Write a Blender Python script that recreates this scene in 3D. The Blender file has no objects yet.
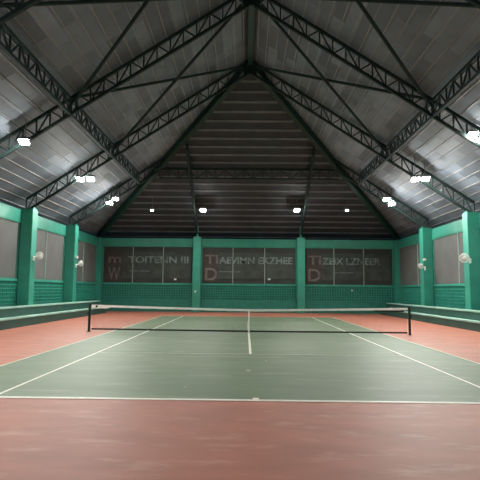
import bpy, bmesh, math, random
from mathutils import Vector, Matrix
import numpy as np
random.seed(7)
sc = bpy.context.scene
COL = sc.collection
V = Vector

# ------------------------------------------------------------------ camera
CX, CD, CH, CF, YAW, PIT, ROL = -0.151, 7.820, 1.718, 487.1, -0.01198, 0.10202, 0.01002
def cam_axes():
    cy, sy, cp, sp = math.cos(YAW), math.sin(YAW), math.cos(PIT), math.sin(PIT)
    f = V((sy*cp, cy*cp, sp)); r = V((cy, -sy, 0)); u = r.cross(f)
    c, s = math.cos(ROL), math.sin(ROL)
    return c*r + s*u, -s*r + c*u, f
r_, u_, f_ = cam_axes()
cam = bpy.data.cameras.new('camera'); co = bpy.data.objects.new('camera', cam); COL.objects.link(co)
m = Matrix.Identity(4)
for i in range(3):
    m[i][0], m[i][1], m[i][2] = r_[i], u_[i], -f_[i]
m[0][3], m[1][3], m[2][3] = CX, -CD, CH
co.matrix_world = m
cam.sensor_width = 36; cam.lens = CF*36/480; cam.clip_end = 300
sc.camera = co

# ------------------------------------------------------------------ materials
def mat(name, col, rough=0.6, metal=0.0, var=0.0, vscale=3.0, bump=0.0, bscale=20.0, spec=0.5, stretch=(1, 1, 1), wear=None, wscale=1.5, wthr=0.6, wsoft=0.08):
    M = bpy.data.materials.new(name); M.use_nodes = True
    N, L = M.node_tree.nodes, M.node_tree.links
    b = N['Principled BSDF']
    b.inputs['Roughness'].default_value = rough; b.inputs['Metallic'].default_value = metal
    b.inputs['Specular IOR Level'].default_value = spec
    tc = N.new('ShaderNodeTexCoord'); mp = N.new('ShaderNodeMapping'); mp.inputs['Scale'].default_value = stretch
    L.new(tc.outputs['Object'], mp.inputs['Vector'])
    rgb = N.new('ShaderNodeRGB'); rgb.outputs[0].default_value = (*col, 1)
    out = rgb.outputs[0]
    if var:
        n = N.new('ShaderNodeTexNoise'); n.inputs['Scale'].default_value = vscale; n.inputs['Detail'].default_value = 6
        L.new(mp.outputs[0], n.inputs['Vector'])
        mr = N.new('ShaderNodeMapRange'); mr.inputs[1].default_value = .3; mr.inputs[2].default_value = .7
        mr.inputs[3].default_value = 1-var; mr.inputs[4].default_value = 1+var
        L.new(n.outputs[0], mr.inputs[0])
        mx = N.new('ShaderNodeVectorMath'); mx.operation = 'SCALE'
        L.new(out, mx.inputs[0]); L.new(mr.outputs[0], mx.inputs['Scale']); out = mx.outputs[0]
    if wear:
        n = N.new('ShaderNodeTexNoise'); n.inputs['Scale'].default_value = wscale; n.inputs['Detail'].default_value = 8; n.inputs['Roughness'].default_value = .65
        L.new(mp.outputs[0], n.inputs['Vector'])
        mr = N.new('ShaderNodeMapRange'); mr.inputs[1].default_value = wthr; mr.inputs[2].default_value = wthr+wsoft
        L.new(n.outputs[0], mr.inputs[0])
        mx = N.new('ShaderNodeMix'); mx.data_type = 'RGBA'
        L.new(mr.outputs[0], mx.inputs[0]); L.new(out, mx.inputs[6]); mx.inputs[7].default_value = (*wear, 1); out = mx.outputs[2]
    L.new(out, b.inputs['Base Color'])
    if bump:
        n = N.new('ShaderNodeTexNoise'); n.inputs['Scale'].default_value = bscale; n.inputs['Detail'].default_value = 4
        L.new(mp.outputs[0], n.inputs['Vector'])
        bp = N.new('ShaderNodeBump'); bp.inputs['Strength'].default_value = bump; bp.inputs['Distance'].default_value = .02
        L.new(n.outputs[0], bp.inputs['Height']); L.new(bp.outputs[0], b.inputs['Normal'])
    return M

def roof_mat(name, c1, c2, rot):
    M = bpy.data.materials.new(name); M.use_nodes = True
    N, L = M.node_tree.nodes, M.node_tree.links
    b = N['Principled BSDF']; b.inputs['Roughness'].default_value = .7
    tc = N.new('ShaderNodeTexCoord'); sp = N.new('ShaderNodeSeparateXYZ'); cb = N.new('ShaderNodeCombineXYZ')
    L.new(tc.outputs['Object'], sp.inputs[0])
    if rot:
        L.new(sp.outputs[1], cb.inputs[0]); L.new(sp.outputs[0], cb.inputs[1])
    else:
        L.new(sp.outputs[0], cb.inputs[0]); L.new(sp.outputs[1], cb.inputs[1])
    br = N.new('ShaderNodeTexBrick'); br.inputs['Scale'].default_value = 1
    br.inputs['Mortar Size'].default_value = 0.004
    br.inputs['Brick Width'].default_value = 1.9
    br.inputs['Row Height'].default_value = ROWH
    br.offset = .37; br.offset_frequency = 2
    br.inputs['Color1'].default_value = (*c1, 1); br.inputs['Color2'].default_value = (*c2, 1)
    br.inputs['Mortar'].default_value = (*[v*.5 for v in c1], 1)
    L.new(cb.outputs[0], br.inputs['Vector'])
    n = N.new('ShaderNodeTexNoise'); n.inputs['Scale'].default_value = 1.2; n.inputs['Detail'].default_value = 5
    L.new(tc.outputs['Object'], n.inputs['Vector'])
    mr = N.new('ShaderNodeMapRange'); mr.inputs[1].default_value = .3; mr.inputs[2].default_value = .7; mr.inputs[3].default_value = .88; mr.inputs[4].default_value = 1.12
    L.new(n.outputs[0], mr.inputs[0])
    mx = N.new('ShaderNodeVectorMath'); mx.operation = 'SCALE'
    L.new(br.outputs['Color'], mx.inputs[0]); L.new(mr.outputs[0], mx.inputs['Scale'])
    L.new(mx.outputs[0], b.inputs['Base Color'])
    return M

ROWH = .435
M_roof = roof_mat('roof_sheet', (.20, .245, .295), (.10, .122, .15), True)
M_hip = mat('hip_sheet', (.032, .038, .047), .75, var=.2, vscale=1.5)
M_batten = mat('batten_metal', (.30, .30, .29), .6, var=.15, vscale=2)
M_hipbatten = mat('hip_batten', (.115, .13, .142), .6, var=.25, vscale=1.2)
M_truss = mat('truss_paint', (.010, .030, .028), .85, var=.2, vscale=4)
M_rafter = mat('rafter_paint', (.008, .042, .034), .5, var=.15, vscale=3)
M_green = mat('wall_paint_green', (.032, .265, .19), .5, var=.12, vscale=1.3, bump=.15, bscale=30, wear=(.07, .34, .27), wscale=2.2, wthr=.66)
M_lattice = mat('lattice_green', (.038, .32, .235), .55, var=.15, vscale=3)
M_back = mat('wall_green_shaded', (.014, .17, .125), .6, var=.15, vscale=2)  # wall green painted darker for the shade behind the lattice
M_red = mat('court_red', (.375, .128, .082), .56, spec=.38, var=.13, vscale=.9, bump=.06, bscale=60, wear=(.50, .26, .185), wscale=1.25, wthr=.53, wsoft=.25, stretch=(.9, 2.4, 1))
M_court = mat('court_green', (.105, .158, .085), .56, spec=.42, var=.16, vscale=.8, bump=.05, bscale=60, wear=(.22, .27, .19), wscale=1.3, wthr=.56, wsoft=.16, stretch=(.5, 2.4, 1))
M_line = mat('line_white', (.78, .76, .66), .5, var=.1, vscale=6)
M_linef = mat('line_faded', (.50, .50, .38), .5, var=.15, vscale=5)
M_riser = mat('bleacher_riser_shaded', (.018, .08, .062), .55, var=.2, vscale=1.5)  # bench green, darkened to carry the shade on the upright faces
M_tread = mat('bleacher_tread_lit', (.30, .50, .42), .5, var=.2, vscale=1.5)  # pale worn paint, with the overhead lamp light put into the colour
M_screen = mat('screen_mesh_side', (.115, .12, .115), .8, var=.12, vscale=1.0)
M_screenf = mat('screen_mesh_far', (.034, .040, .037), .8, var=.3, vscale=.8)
M_mull = mat('mullion_paint', (.30, .40, .35), .5, var=.1)
M_tape = mat('net_tape_white', (.93, .94, .90), .7, var=.08, vscale=4)
M_cord = mat('net_black', (.006, .008, .007), .8)
M_post = mat('net_post_green', (.010, .028, .020), .4, var=.1)
M_white = mat('white_plastic', (.75, .76, .73), .45, var=.05)
M_grey = mat('fan_grey', (.35, .36, .35), .5)
M_house = mat('lamp_housing', (.12, .12, .12), .5, metal=.3)
M_banbrown = mat('banner_brown', (.05, .040, .034), .8, var=.2, vscale=2)
M_bangreen = mat('banner_grey_green', (.046, .058, .052), .8, var=.35, vscale=1.6)
M_letter = mat('banner_letters', (.15, .20, .19), .8, var=.5, vscale=2.5)
M_emblem = mat('banner_emblem', (.13, .12, .11), .8, var=.3, vscale=3)
M_light = bpy.data.materials.new('floodlight_lens'); M_light.use_nodes = True
_n = M_light.node_tree.nodes; _b = _n['Principled BSDF']
_b.inputs['Emission Color'].default_value = (1, .985, .93, 1); _b.inputs['Emission Strength'].default_value = 760
_b.inputs['Base Color'].default_value = (.8, .8, .8, 1)
M_lightl = M_light.copy(); M_lightl.name = 'floodlight_lens_soft'; M_lightl.node_tree.nodes['Principled BSDF'].inputs['Emission Strength'].default_value = 600
M_lightr = M_light.copy(); M_lightr.name = 'floodlight_lens_weak'; M_lightr.node_tree.nodes['Principled BSDF'].inputs['Emission Strength'].default_value = 280
M_lightdim = M_light.copy(); M_lightdim.name = 'floodlight_lens_dim'
M_lightdim.node_tree.nodes['Principled BSDF'].inputs['Emission Strength'].default_value = 200

# ------------------------------------------------------------------ helpers
def box(bm, x0, x1, y0, y1, z0, z1, bev=0):
    vs = [bm.verts.new((x, y, z)) for x in (x0, x1) for y in (y0, y1) for z in (z0, z1)]
    fs = [(0, 1, 3, 2), (4, 6, 7, 5), (0, 4, 5, 1), (2, 3, 7, 6), (0, 2, 6, 4), (1, 5, 7, 3)]
    faces = [bm.faces.new([vs[i] for i in f]) for f in fs]
    if bev:
        es = list({e for f in faces for e in f.edges})
        bmesh.ops.bevel(bm, geom=es, offset=bev, segments=2, affect='EDGES')

def bar(bm, a, b, w, h=None, up=V((0, 0, 1))):
    """rectangular bar from a to b, w wide, h deep (along up)"""
    a, b = V(a), V(b); h = h or w
    d = (b-a).normalized()
    if abs(d.dot(up)) > .98: up = V((0, 1, 0))
    s = d.cross(up).normalized(); t = s.cross(d).normalized()
    vs = [bm.verts.new(p + s*i*w/2 + t*j*h/2) for p in (a, b) for i, j in ((-1, -1), (1, -1), (1, 1), (-1, 1))]
    for f in ((3, 2, 1, 0), (4, 5, 6, 7), (0, 1, 5, 4), (1, 2, 6, 5), (2, 3, 7, 6), (3, 0, 4, 7)):
        bm.faces.new([vs[i] for i in f])

def tube(bm, a, b, r, r2=None, seg=12):
    a, b = V(a), V(b); r2 = r if r2 is None else r2
    q = (b-a).to_track_quat('Z', 'Y').to_matrix().to_4x4()
    mtx = Matrix.Translation((a+b)/2) @ q
    bmesh.ops.create_cone(bm, cap_ends=True, segments=seg, radius1=r, radius2=r2, depth=(b-a).length, matrix=mtx)

def torus(bm, c, axis, R, r, seg=28, sub=6):
    q = V(axis).to_track_quat('Z', 'Y').to_matrix()
    rings = []
    for i in range(seg):
        A = 2*math.pi*i/seg; ring = []
        for j in range(sub):
            B = 2*math.pi*j/sub
            p = V(((R+r*math.cos(B))*math.cos(A), (R+r*math.cos(B))*math.sin(A), r*math.sin(B)))
            ring.append(bm.verts.new(V(c) + q @ p))
        rings.append(ring)
    for i in range(seg):
        for j in range(sub):
            bm.faces.new((rings[i][j], rings[(i+1) % seg][j], rings[(i+1) % seg][(j+1) % sub], rings[i][(j+1) % sub]))

def obj(name, bm, material, parent=None, loc=(0, 0, 0)):
    me = bpy.data.meshes.new(name)
    bmesh.ops.recalc_face_normals(bm, faces=bm.faces)
    bm.to_mesh(me); bm.free()
    me.materials.append(material)
    o = bpy.data.objects.new(name, me); COL.objects.link(o)
    o.location = loc
    if parent: o.parent = parent
    return o

def tag(o, label=None, cat=None, group=None, kind=None):
    if label: o['label'] = label
    if cat: o['category'] = cat
    if group: o['group'] = group
    if kind: o['kind'] = kind
    return o

def thing(name, loc, label, cat, group=None):
    o = bpy.data.objects.new(name, None); COL.objects.link(o); o.location = loc
    o.empty_display_size = .2
    return tag(o, label, cat, group)

def struct_empty(name, loc=(0, 0, 0)):
    o = bpy.data.objects.new(name, None); COL.objects.link(o); o.location = loc
    o['kind'] = 'structure'
    return o

def B(): return bmesh.new()

# ------------------------------------------------------------------ dimensions
WX = 11.6          # inner wall plane of the ring beam
YF = 30.0          # far wall
YN = -8.6          # near end of what is built
SL, RZ = .655, 13.95
YA = 16.9          # ridge end
SH = .565
def zs(x): return RZ - SL*abs(x)
def zh(y): return RZ - SH*(y-YA)
def hipx(y): return SH*(y-YA)/SL
COLY = [4.4, 10.65, 16.9, 23.15]
PILX = [-3.9, 4.1]
YE = 31.6; XE = hipx(YE)

# ------------------------------------------------------------------ floor
b = B(); box(b, -WX-.3, WX+.3, YN, YF+.3, -.15, 0)
o = obj('floor', b, M_red); o['kind'] = 'structure'
b = B(); box(b, -5.52, 5.52, -.02, 23.80, 0.0, .004)
tag(obj('court_surface', b, M_court), 'worn green painted tennis court rectangle on the red floor', 'court surface')

def line(label, x0, x1, y0, y1, m_=M_line):
    b = B(); box(b, x0, x1, y0, y1, .004, .008)
    tag(obj('court_line', b, m_), label, 'court line', 'white court lines')
line('near baseline, wide white line between red foreground and green court', -5.54, 5.54, -.05, .055)
line('short centre mark on the near baseline', -.02, .08, .056, .17)
line('far baseline, white line beyond the net by the red run-off', -5.54, 5.54, 23.72, 23.78, M_linef)
line('left singles sideline, inner of the two long lines on the left', -4.14, -4.09, .056, 23.71, M_line)
line('right singles sideline, inner of the two long lines on the right', 4.09, 4.14, .056, 23.71, M_line)
line('left doubles sideline, outer white line beside the left red floor', -5.53, -5.47, .056, 23.71, M_linef)
line('right doubles sideline, outer white line beside the right red floor', 5.47, 5.53, .056, 23.71, M_linef)
line('near service line, thin faded line crossing the court before the net', -4.08, 4.08, 5.46, 5.51, M_linef)
line('far service line, thin faded line crossing the court behind the net', -4.08, 4.08, 18.26, 18.31, M_linef)
line('white centre service line from the net to the near service line', -.035, .035, 5.52, 11.80)
line('centre service line behind the net', -.035, .035, 11.97, 18.25, M_linef)

# ------------------------------------------------------------------ walls
b = B(); box(b, -WX-.3, WX+.3, YF+.12, YF+.3, 0, 2.05); box(b, -WX-.3, WX+.3, YF+.0, YF+.12, 0, .93, .01)
o = obj('wall_far', b, M_back); o['kind'] = 'structure'
for s, nm in ((-1, 'left'), (1, 'right')):
    b = B()
    xs = sorted((s*(WX+.12), s*(WX+.3))); box(b, xs[0], xs[1], YN, YF+.12, 0, 2.05)
    xs = sorted((s*(WX), s*(WX+.12))); box(b, xs[0], xs[1], YN, YF, 0, .93)
    o = obj('wall_'+nm, b, M_back); o['kind'] = 'structure'
# ring beams
b = B(); box(b, -WX-.3, WX+.3, YF-.02, YF+.3, 5.05, 5.67, .015)
o = obj('trim_1', b, M_green); o['kind'] = 'structure'
for i, s in enumerate((-1, 1)):
    xs = sorted((s*WX, s*(WX+.3)))
    b = B(); box(b, xs[0], xs[1], YN, YF-.03, 5.05, 5.67, .015)
    o = obj('trim_%d' % (i+2), b, M_green); o['kind'] = 'structure'
# sills
b = B(); box(b, -WX-.3, WX+.3, YF-.02, YF+.28, 2.051, 2.13, .01)
o = obj('trim_4', b, M_lattice); o['kind'] = 'structure'
for i, s in enumerate((-1, 1)):
    xs = sorted((s*(WX-.02), s*(WX+.28)))
    b = B(); box(b, xs[0], xs[1], YN, YF-.03, 2.051, 2.13, .01)
    o = obj('trim_%d' % (i+5), b, M_lattice); o['kind'] = 'structure'

# columns
def column(x0, x1, y0, y1, label, postx=None, posty=None, ptop=6.3, z1=5.74):
    cx_, cy_ = (x0+x1)/2, (y0+y1)/2
    t = thing('concrete_pillar', (cx_, cy_, 0), label, 'pillar', 'green wall pillars')
    b = B(); box(b, x0-cx_, x1-cx_, y0-cy_, y1-cy_, 0, z1, .02)
    obj('shaft', b, M_green, t)
    if postx is not None:
        b = B(); box(b, postx-.06-cx_, postx+.06-cx_, posty-.06-cy_, posty+.06-cy_, z1, ptop)
        box(b, postx-.13-cx_, postx+.13-cx_, posty-.13-cy_, posty+.13-cy_, z1, z1+.03)
        obj('post', b, M_lattice, t)
names = {4.4: 'nearest to the viewer', 10.65: 'just outside the picture edge', 16.9: 'large and nearest in the picture', 23.15: 'second from the viewer'}
for s, nm in ((-1, 'left'), (1, 'right')):
    for y in COLY:
        xs = sorted((s*11.0, s*(WX-.002)))
        column(xs[0], xs[1], y-.3, y+.3, 'green concrete pillar of the %s wall, %s' % (nm, names[y]), s*11.13, y+.01, zs(11.2)-.74)
    xs = sorted((s*11.3, s*(WX+.3)))
    column(xs[0], xs[1], YF-.38, YF-.03, 'green corner pillar where the %s wall meets the far wall' % nm, z1=5.66)
for x, nm in zip(PILX, ('left', 'right')):
    column(x-.3, x+.3, YF-.55, YF-.025, 'green pillar of the far wall, %s of the two middle ones' % nm, x, YF-.25, zh(YF-.25)-.02)

# ---------- breeze-block panels and windows
def lattice(u0, u1, z0, z1, place, label):
    """place(u, v) -> function mapping panel coordinate (u along wall, d inwards) to xy"""
    b = B(); P = .19; t_ = .045
    def bx(ua, ub, za, zb, d0=0, d1=.1):
        p = place(ua, d0); q = place(ub, d1)
        box(b, min(p[0], q[0]), max(p[0], q[0]), min(p[1], q[1]), max(p[1], q[1]), za, zb)
    nz = 6; dz = (z1-z0)/nz
    for k in range(nz+1):
        z = z0+k*dz; bx(u0, u1, max(z0, z-t_/2), min(z1, z+t_/2), .02, .1)
    nu = round((u1-u0)/P); du = (u1-u0)/nu
    for k in range(nu+1):
        u = u0+k*du; bx(max(u0, u-t_/2), min(u1, u+t_/2), z0, z1, .035, .1)
    tag(obj('breeze_block_panel', b, M_lattice), label, 'block panel', 'green breeze-block panels under the screens')

def window(n, u0, u1, place, nm, screen, mulls):
    w = struct_empty('window_%d' % n)
    def bx(b, ua, ub, za, zb, d0, d1):
        p = place(ua, d0); q = place(ub, d1)
        box(b, min(p[0], q[0]), max(p[0], q[0]), min(p[1], q[1]), max(p[1], q[1]), za, zb)
    b = B(); bx(b, u0, u1, 2.13, 5.05, .02, .045)
    obj('mesh_screen', b, screen, w)
    b = B()
    for ua, ub, za, zb in ((u0, u1, 2.131, 2.19), (u0, u1, 4.99, 5.05), (u0, u0+.07, 2.19, 4.99), (u1-.07, u1, 2.19, 4.99)):
        bx(b, ua, ub, za, zb, .05, .10)
    obj('window_frame', b, M_green, w)
    for k in mulls:
        u = u0+(u1-u0)*k
        b = B(); bx(b, u-.025, u+.025, 2.19, 4.99, .05, .09)
        obj('mullion', b, M_mull, w)
    return w
far = lambda u, d: (u, YF+.12-d)
fb = [(-11.3, -4.2), (-3.6, 3.8), (4.4, 11.3)]
fn = ['left', 'middle', 'right']
for i, (a, c) in enumerate(fb):
    lattice(a, c, .931, 2.05, far, 'green breeze-block panel of the far wall, %s bay' % fn[i])
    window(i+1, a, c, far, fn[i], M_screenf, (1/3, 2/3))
n = 4
for s, nm in ((-1, 'left'), (1, 'right')):
    pl = (lambda s: (lambda u, d: (s*(WX+.12-d), u)))(s)
    bays = [(4.7, 10.35, 'beside the viewer'), (10.95, 16.6, 'before the large front pillar'), (17.2, 22.85, 'between the two pillars in view'), (23.45, 29.6, 'last bay beside the far corner')]
    for (a, c, w_) in bays:
        lattice(a, c, .931, 2.05, pl, 'green breeze-block panel of the %s wall, %s' % (nm, w_))
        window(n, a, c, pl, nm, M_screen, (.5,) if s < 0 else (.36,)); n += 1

# ------------------------------------------------------------------ banners on the far screens
def text_mesh(body, size, material, parent, x, y, z, width=None, flip=False, name='lettering'):
    cu = bpy.data.curves.new(name, 'FONT'); cu.body = body; cu.size = size; cu.extrude = .004; cu.offset = .018
    tmp = bpy.data.objects.new(name, cu); COL.objects.link(tmp)
    dg = bpy.context.evaluated_depsgraph_get(); dg.update()
    me = bpy.data.meshes.new_from_object(tmp.evaluated_get(dg))
    bpy.data.objects.remove(tmp)
    xs = [v.co.x for v in me.vertices]; x0, x1 = min(xs), max(xs); k = (width/(x1-x0)) if width else 1
    for v in me.vertices:
        px = (v.co.x-x0)*k
        if flip: px = (x1-x0)*k-px
        v.co = V((px, -v.co.z, v.co.y))
    me.materials.clear(); me.materials.append(material)
    o = bpy.data.objects.new(name, me); COL.objects.link(o); o.parent = parent; o.location = (x, y, z)
    return o
YB = YF+.035
def banner(x0, x1, xe, top, emb, txt, tx0, tx1, label, ux):
    t = thing('hanging_banner', (x0, YB, 2.3), label, 'banner', 'printed banners on the far screens')
    b = B(); box(b, 0, xe-x0, 0, .012, 0, 2.35); obj('emblem_panel', b, M_banbrown, t)
    b = B(); box(b, xe-x0+.001, x1-x0, 0, .010, .25, 2.3); obj('text_panel', b, M_bangreen, t)
    text_mesh(top, .95, M_emblem, t, .2, -.012, 1.45, 1.0, name='symbol')
    text_mesh(emb, 1.35, M_emblem, t, .2, -.012, .15, .95, name='symbol')
    text_mesh(txt, .72, M_letter, t, tx0-x0, -.012, 1.45, tx1-tx0)
    b = B(); box(b, ux-x0, ux+1.6-x0, -.012, -.001, .78, .83); obj('underline', b, M_letter, t)
    return t
banner(-11.05, -4.35, -9.7, 'm', 'W', 'TOITENN III', -9.3, -4.6, 'dim banner with rounded emblem behind the left bay screen of the far wall', -9.2)
banner(-3.5, 3.7, -2.3, 'TI', 'D', 'AEVIMN EKZHEE', -2.2, 3.5, 'dim lettered banner behind the middle bay screen of the far wall', -2.2)
banner(4.5, 11.0, 5.75, 'TI', 'D', 'ZEIX LZNEER', 5.8, 10.3, 'dim lettered banner behind the right bay screen of the far wall', 6.6)

# ------------------------------------------------------------------ bleachers
for s, nm, ye in ((-1, 'left', 27.0), (1, 'right', 29.3)):
    t = thing('stepped_bench', (s*10.5, 4, 0), 'long green two-step concrete bench along the %s wall' % nm, 'bench', 'stepped benches along the walls')
    def bb(xa, xb, z0, z1, m_, name, bev=.01):
        xs = sorted((s*xa-s*10.5, s*xb-s*10.5))
        b = B(); box(b, xs[0], xs[1], YN+.3-4, ye-4, z0, z1, bev); return obj(name, b, m_, t)
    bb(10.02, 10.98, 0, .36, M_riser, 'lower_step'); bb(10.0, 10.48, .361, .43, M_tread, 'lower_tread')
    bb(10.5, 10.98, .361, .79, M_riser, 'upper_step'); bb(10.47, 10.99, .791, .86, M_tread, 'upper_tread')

# ------------------------------------------------------------------ roof
def slab(quad, th, material, name, kind='structure'):
    b = B(); lo = [b.verts.new(p) for p in quad]; hi = [b.verts.new(V(p)+V((0, 0, th))) for p in quad]
    b.faces.new(lo[::-1]); b.faces.new(hi)
    k = len(quad)
    for i in range(k): b.faces.new((lo[i], lo[(i+1) % k], hi[(i+1) % k], hi[i]))
    o = obj(name, b, material); o['kind'] = kind; return o
XO = 12.8
for s, nm in ((-1, 'left'), (1, 'right')):
    YH = YA+XO*SL/SH
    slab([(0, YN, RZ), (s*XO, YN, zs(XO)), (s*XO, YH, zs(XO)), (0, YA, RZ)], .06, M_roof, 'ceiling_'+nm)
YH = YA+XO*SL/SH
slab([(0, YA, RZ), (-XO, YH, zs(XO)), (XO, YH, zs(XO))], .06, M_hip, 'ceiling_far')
# battens
k = 0
x = 5.12-.435*11
while x < 12.6:
    yend = YA + SL*x/SH - .12
    for s, nm in ((-1, 'left'), (1, 'right')):
        b = B(); bar(b, (s*x, YN+.1, zs(x)-.012), (s*x, yend, zs(x)-.012), .035, .024)
        tag(obj('roof_batten', b, M_batten), 'thin pale batten running lengthwise under the %s roof slope' % nm, 'batten', 'battens under the %s roof slope' % nm)
    x += .435
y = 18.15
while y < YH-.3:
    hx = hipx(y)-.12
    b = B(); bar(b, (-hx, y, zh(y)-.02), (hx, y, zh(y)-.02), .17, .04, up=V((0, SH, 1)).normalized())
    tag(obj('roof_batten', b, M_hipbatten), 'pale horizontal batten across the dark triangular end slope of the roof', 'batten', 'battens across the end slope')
    y += .617

# trusses
DROP = .65
def lattice_chords(root, pts_top, drop, panel, org, w=.11, flip=0, name_pref=''):
    """straight lattice between two top points; drop = vertical depth"""
    a, c = V(pts_top[0])-V(org), V(pts_top[1])-V(org)
    dn = V((0, 0, -drop))
    b = B(); bar(b, a, c, w, w); obj('top_chord', b, M_truss, root)
    b = B(); bar(b, a+dn, c+dn, w, w); obj('bottom_chord', b, M_truss, root)
    hl = math.hypot(c.x-a.x, c.y-a.y); nn = max(2, round(hl/panel))
    for i in range(nn+1):
        p = a+(c-a)*(i/nn)
        b = B(); bar(b, p, p+dn, .05, .05); obj('web_bar', b, M_truss, root)
        if i < nn:
            q = a+(c-a)*((i+1)/nn)
            b = B()
            if (i+flip) % 2: bar(b, p, q+dn, .05, .05)
            else: bar(b, p+dn, q, .05, .05)
            obj('web_bar', b, M_truss, root)
TT = .14     # top chord axis below the sheets
trl = {4.4: 'lattice roof truss nearest the viewer, only its end in the top left corner shows', 10.65: 'front lattice roof truss meeting the ridge at the top of the picture', 16.9: 'second lattice roof truss, at the peak of the end slope'}
for y in (4.4, 10.65, 16.9):
    t = thing('roof_truss', (0, y, zs(0)-TT), trl[y], 'truss', 'steel roof trusses')
    for s in (-1, 1):
        lattice_chords(t, ((s*.12, y, zs(.12)-TT), (s*11.5, y, zs(11.5)-TT)), DROP, .52, (0, y, zs(0)-TT))
    b = B(); box(b, -.35, .35, -.05, .05, -DROP-.1, .02); obj('gusset_plate', b, M_truss, t)
# jack trusses at 23.15
hx = hipx(23.15)
for s, nm in ((-1, 'left'), (1, 'right')):
    og = (s*11.5, 23.15, zs(11.5)-TT)
    t = thing('jack_truss', og, 'short lattice truss from the %s second pillar up to the diagonal rafter' % nm, 'truss', 'short lattice trusses')
    lattice_chords(t, ((s*(hx+.3), 23.15, zs(hx+.3)-TT), (s*11.5, 23.15, zs(11.5)-TT)), DROP, .52, og)
for x, nm in zip(PILX, ('left', 'right')):
    y0 = YA+abs(x)*SL/SH+.35
    og = (x, YF-.1, zh(YF-.1)-TT)
    t = thing('jack_truss', og, 'lattice truss rising from the %s middle pillar under the end slope' % nm, 'truss', 'short lattice trusses')
    lattice_chords(t, ((x, y0, zh(y0)-TT), (x, YF-.45, zh(YF-.45)-TT)), DROP, .52, og)
# hip rafters
for s, nm in ((-1, 'left'), (1, 'right')):
    b = B(); X1 = 11.7; Y1 = YA+X1*SL/SH
    bar(b, (s*.05, YA+.05, RZ-.30), (s*X1, Y1, zs(X1)-.30), .30, .42)
    tag(obj('hip_rafter', b, M_rafter), 'green diagonal rafter from the ridge peak down to the far %s corner' % nm, 'rafter', 'diagonal rafters')
b = B(); bar(b, (0, YN+.1, RZ-.26), (0, YA, RZ-.26), .26, .34)
tag(obj('ridge_beam', b, M_rafter), 'dark green ridge beam running along the top of the roof', 'beam')
# longitudinal girders
GX = 7.1
yh = YA+GX*SL/SH-.3
for s, nm in ((-1, 'left'), (1, 'right')):
    for (ya, yb, w_) in ((4.4, 10.65, 'nearest bay'), (10.65, 16.9, 'middle bay between the two big trusses'), (16.9, 23.15, 'bay beside the end slope')):
        og = (s*GX, ya, zs(GX)-TT-.02)
        t = thing('lattice_girder', og, 'lattice girder along the %s roof slope, %s' % (nm, w_), 'girder', 'lattice girders')
        lattice_chords(t, ((s*GX, ya+.09, zs(GX)-TT-.02), (s*GX, yb-.09, zs(GX)-TT-.02)), .62, .6, og)
YG = 24.15; gx = hipx(YG)-.3
og = (0, YG, zh(YG)-TT)
t = thing('lattice_girder', og, 'horizontal lattice girder crossing the dark end slope of the roof', 'girder', 'lattice girders')
lattice_chords(t, ((-gx, YG, zh(YG)-TT), (gx, YG, zh(YG)-TT)), .6, .62, og)
# cross braces
def brace(p, q, label):
    b = B(); tube(b, p, q, .065, seg=8)
    tag(obj('cross_brace', b, M_truss), label, 'brace', 'diagonal roof braces')
zb = lambda x: zs(x)-TT-DROP+.16
for s, nm in ((-1, 'left'), (1, 'right')):
    for ya, yb, w_ in ((4.4, 10.65, 'nearest bay'), (10.65, 16.9, 'bay between both big trusses')):
        brace((s*.4, ya+.1, zb(.4)+.1), (s*6.9, yb-.1, zb(6.9)+.2), 'steel brace, %s slope, %s, from near ridge to far girder' % (nm, w_))
        brace((s*.4, yb-.1, zb(.4)+.36), (s*6.9, ya+.1, zb(6.9)+.46), 'steel brace, %s slope, %s, from far ridge to near girder' % (nm, w_))

# ------------------------------------------------------------------ floodlights
def px_point(px, py, ax, val):
    d = f_ + r_*((px-240)/CF) - u_*((py-240)/CF)
    o_ = V((CX, -CD, CH)); return o_ + d*((val-o_[ax])/d[ax])
def flood(p, aim, label, size=(.38, .34), m_=M_light, top=None):
    p = V(p); t = thing('floodlight', tuple(p), label, 'floodlight', 'floodlights under the roof')
    d = (V(aim)-p).normalized(); q = d.to_track_quat('-Z', 'Y').to_matrix().to_4x4()
    w, h = size
    b = B(); box(b, -w/2, w/2, -h/2, h/2, 0.005, .10, .015)
    for i in range(5):
        xx = -w/2+.05+i*(w-.1)/4; box(b, xx-.008, xx+.008, -h/2+.04, h/2-.04, .10, .15)
    bmesh.ops.transform(b, matrix=q, verts=b.verts); obj('housing', b, M_house, t)
    b = B(); box(b, -w/2+.02, w/2-.02, -h/2+.02, h/2-.02, -.012, .004)
    bmesh.ops.transform(b, matrix=q, verts=b.verts); obj('lens', b, m_, t)
    b = B()
    for sx in (-1, 1): bar(b, (sx*(w/2+.015), 0, .05), (sx*(w/2+.015), 0, .24), .02, .04)
    bar(b, (-w/2-.02, 0, .24), (w/2+.02, 0, .24), .04, .02)
    bmesh.ops.transform(b, matrix=q, verts=b.verts)
    e = q @ V((0, 0, .24)); zt = (top if top else (zs(p.x) if p.y < 25 else zh(p.y)))-p.z-.02
    tube(b, e, (e.x, e.y, zt), .02, seg=8)
    obj('bracket', b, M_house, t)
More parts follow.
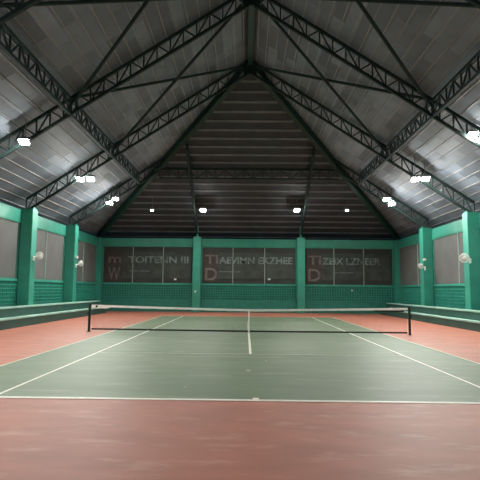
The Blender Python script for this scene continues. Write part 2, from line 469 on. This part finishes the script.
side = [
 (24, 142, -8.7, 'large floodlight on the left slope nearest the viewer'),
 (80, 179.5, -8.8, 'floodlight of the left middle pair, outer one'),
 (90.5, 179, -8.3, 'floodlight of the left middle pair, inner one'),
 (109.5, 203, -8.9, 'floodlight of the left far pair, lower one'),
 (115.5, 199, -8.6, 'floodlight of the left far pair, upper one'),
 (473, 135, 8.6, 'floodlight of the right near pair, upper one at the picture edge'),
 (480, 141, 9.1, 'floodlight of the right near pair, lower one cut by the picture edge'),
 (415.5, 179.5, 8.3, 'floodlight of the right middle pair, inner one'),
 (425.5, 179, 8.8, 'floodlight of the right middle pair, outer one'),
 (386.5, 199.5, 8.6, 'floodlight of the right far pair, upper one'),
 (392, 204, 8.9, 'floodlight of the right far pair, lower one')]
for px, py, X, lb in side:
    p = px_point(px, py, 0, X); flood(p, (p.x*.95, p.y-3.2, 0), lb)
for px, X, lb, sz, m_ in ((203, 0, 'bright floodlight on the end slope above the left middle pillar', (.40, .34), M_light), (297, 0, 'bright floodlight on the end slope above the right middle pillar', (.40, .34), M_light),
                    (152, 0, 'small floodlight on the end slope, left one', (.20, .18), M_lightdim), (347, 0, 'small floodlight on the end slope, right one', (.20, .18), M_lightdim)):
    p = px_point(px, 210.3, 1, 26.8); flood(p, (p.x, 22.6, 0), lb, sz, m_)
# the hall's lamps beside and behind the viewer
for s, nm in ((-1, 'left'), (1, 'right')):
    for y, w_ in ((3.9, 'ahead of'), (-2.4, 'above')):
        for k_, X_ in (('inner', 8.3), ('outer', 8.8)):
            flood((s*X_, y, zs(X_)-.78), (s*X_*.96, y, 0), '%s floodlight, %s slope, %s the viewer, outside the picture' % (k_, nm, w_), m_=M_lightl if s < 0 else M_lightr)

# ------------------------------------------------------------------ wall fans and boxes
def fan(px, py, s, aim, label, R=.19):
    base = px_point(px, py, 0, s*10.70)
    t = thing('wall_fan', (s*10.985, base.y, base.z-.12), label, 'fan', 'white wall fans on the pillars')
    b = B(); box(b, -.03, .03, -.07, .07, -.14, .10, .01); obj('wall_plate', b, M_white, t)
    hd = V((base.x-s*10.985, 0, .12))
    d = V(aim).normalized()
    b = B(); tube(b, (0, 0, -.02), hd-d*.12, .03, seg=8); obj('arm', b, M_white, t)
    b = B(); tube(b, hd-d*.2, hd-d*.02, .06, .08, seg=14); obj('motor_housing', b, M_white, t)
    b = B(); torus(b, hd+d*.03, d, R, .014); torus(b, hd-d*.04, d, R*.9, .010); torus(b, hd+d*.07, d, R*.55, .008); torus(b, hd+d*.075, d, R*.3, .008)
    q = d.to_track_quat('Z', 'Y').to_matrix()
    for i in range(24):
        A = i*math.pi/12; e = q @ V((math.cos(A), math.sin(A), 0))
        bar(b, hd+d*.085+e*.03, hd+d*.03+e*R, .008, .008); bar(b, hd-d*.06+e*.05, hd-d*.03+e*R*.98, .008, .008)
    tube(b, hd+d*.075, hd+d*.095, .05, seg=14)
    obj('guard', b, M_white, t)
    for i in range(3):
        b = B(); A0 = i*2*math.pi/3
        pts = []
        for (rr, aa, tw) in ((.04, -.25, .02), (R*.85, -.15, .03), (R*.9, .45, -.01), (R*.5, .75, -.03), (.04, .5, -.02)):
            pts.append(hd + q @ V((rr*math.cos(A0+aa), rr*math.sin(A0+aa), 0)) + d*tw)
        f1 = [b.verts.new(p) for p in pts]; f2 = [b.verts.new(p+d*.006) for p in pts]
        b.faces.new(f1[::-1]); b.faces.new(f2)
        for j in range(5): b.faces.new((f1[j], f1[(j+1) % 5], f2[(j+1) % 5], f2[j]))
        obj('blade', b, M_grey, t)
fan(39.3, 255.5, -1, (.85, -.55, -.15), 'white wall fan on the large front pillar of the left wall')
fan(80.6, 263.5, -1, (.8, -.6, -.1), 'white wall fan on the second pillar of the left wall', .17)
fan(464.3, 258.0, 1, (-.35, -.9, -.15), 'white round wall fan on the large front pillar of the right wall', .22)
fan(420.3, 266.0, 1, (-.75, -.35, -.5), 'white tilted wall fan on the second pillar of the right wall', .17)

def small_box(p, sz, label, m_=M_white):
    b = B(); w, d_, h = sz; box(b, -w/2, w/2, -d_/2, d_/2, -h/2, h/2, .008)
    box(b, -w*.25, w*.25, -d_/2-.008, -d_/2+.002, -h*.25, h*.25)
    tag(obj('switch_box', b, m_, loc=p), label, 'switch box')
p = px_point(195.3, 291.5, 1, YF-.60); small_box((p.x, YF-.58, p.z), (.13, .06, .13), 'small white switch box low on the left middle pillar')
p = px_point(352, 290.5, 1, YF-.0); small_box((p.x, YF-.02, p.z), (.13, .06, .10), 'small white box on the right bay block panel of the far wall')
p = px_point(175.2, 279.3, 1, YF-.0); small_box((p.x, YF+.0, p.z), (.18, .05, .13), 'added white box for a speck seen through the left bay screen of the far wall')  # white speck outside the netting, built as an added box on the screen
p = px_point(269.2, 279.3, 1, YF-.0); small_box((p.x, YF+.0, p.z), (.20, .05, .14), 'added white box for a speck seen through the middle bay screen of the far wall')  # likewise an added box for a speck outside, not a switch box
for px, py, s, lb in ((77.3, 257, -1, 'small white box above the fan on the left second pillar'), (424, 259.5, 1, 'small white box above the fan on the right second pillar')):
    p = px_point(px, py, 0, s*10.9); small_box((s*10.93, p.y, p.z), (.13, .20, .15), lb)

# ------------------------------------------------------------------ net
NY = 11.885
t = thing('tennis_net', (0, NY, 0), 'tennis net with white top tape stretched between two dark posts', 'net')
def ztop(x): return .95+(1.07-.95)*(abs(x)/6.4)**1.15
def zbot(x): return .045+.01*(abs(x)/6.4)**1.3 + (.02 if x < 0 else 0)*(abs(x)/6.4)
NS = 64
def strip(x0, x1, f0, f1, d, n_=NS, wob=0):
    b = B(); prev = None
    for i in range(n_+1):
        x = x0+(x1-x0)*i/n_
        w0 = random.uniform(-wob, wob)
        ring = [b.verts.new((x, yy, zz)) for yy, zz in ((-d, f0(x)+w0), (d, f0(x)+w0), (d, f1(x)), (-d, f1(x)))]
        if prev:
            for j in range(4): b.faces.new((prev[j], prev[(j+1) % 4], ring[(j+1) % 4], ring[j]))
        else: b.faces.new(ring[::-1])
        prev = ring
    b.faces.new(prev); return b
obj('top_tape', strip(-6.33, 6.33, lambda x: ztop(x)-.085-(.05 if x < -5.7 else 0), ztop, .012, wob=.006), M_tape, t)
obj('bottom_cord', strip(-6.3, 6.3, zbot, lambda x: zbot(x)+.065, .01), M_cord, t)
b = B(); bar(b, (0, -.016, .01), (0, -.016, .952), .06, .012, up=V((0, 1, 0))); obj('centre_strap', b, M_tape, t)
b = B()
x = -6.28
while x < 6.29:
    bar(b, (x, 0, zbot(x)+.05), (x, 0, ztop(x)-.08), .003, .003); x += .0457
for k in range(1, 20):
    fz = k/20; prev = None
    for i in range(25):
        x = -6.28+12.56*i/24; z = (zbot(x)+.05)*(1-fz)+(ztop(x)-.08)*fz
        if prev: bar(b, prev, (x, 0, z), .003, .003)
        prev = (x, 0, z)
obj('netting', b, M_cord, t)
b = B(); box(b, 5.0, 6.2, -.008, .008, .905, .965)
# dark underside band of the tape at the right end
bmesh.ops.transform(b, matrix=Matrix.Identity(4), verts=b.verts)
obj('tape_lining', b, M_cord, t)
b = B(); tube(b, (-6.12, -.03, ztop(6.1)-.06), (-6.12, .03, ztop(6.1)-.06), .045, seg=12); obj('tape_buckle', b, M_cord, t)
for s in (-1, 1):
    b = B(); tube(b, (s*6.4, 0, 0), (s*6.4, 0, 1.09), .05, seg=16); tube(b, (s*6.4, 0, 1.09), (s*6.4, 0, 1.11), .056, .04, seg=16)
    tube(b, (s*6.4, 0, 0), (s*6.4, 0, .02), .09, seg=16)
    p_ = obj('net_post', b, M_post, t)
    b = B(); box(b, s*6.4-.05, s*6.4+.05, -.10, -.045, .66, .80, .005); tube(b, (s*6.4, -.08, .73), (s*6.4+.09*s, -.08, .73), .01, seg=8)
    obj('winch', b, M_post, p_)

# small debris on the court
for px, py, w_, lb in ((185, 387, .035, 'tiny white paper scrap on green court left of the centre mark'), (266, 361, .04, 'tiny pale scrap on green court just below the service line'), (248.5, 370.5, .06, 'pale crumpled leaf on green court below the centre line end')):
    p = px_point(px, py, 2, .006)
    b = B(); n_ = 7; c = b.verts.new((0, 0, .012)); rim = [b.verts.new((w_*random.uniform(.6, 1.1)*math.cos(2*math.pi*i/n_), w_*random.uniform(.6, 1.1)*math.sin(2*math.pi*i/n_), random.uniform(0, .012))) for i in range(n_)]
    c2 = b.verts.new((0, 0, 0.0))
    for i in range(n_):
        b.faces.new((c, rim[i], rim[(i+1) % n_])); b.faces.new((c2, rim[(i+1) % n_], rim[i]))
    tag(obj('paper_scrap', b, M_linef, loc=(p.x, p.y, .005)), lb, 'scrap')

# ------------------------------------------------------------------ night outside
w = bpy.data.worlds.new('night'); sc.world = w; w.use_nodes = True
w.node_tree.nodes['Background'].inputs[0].default_value = (.10, .14, .22, 1)
w.node_tree.nodes['Background'].inputs[1].default_value = .10
sc.view_settings.view_transform = 'Standard'; sc.view_settings.look = 'None'
sc.view_settings.exposure = 0.28; sc.view_settings.gamma = 1; sc.view_settings.use_curve_mapping = False
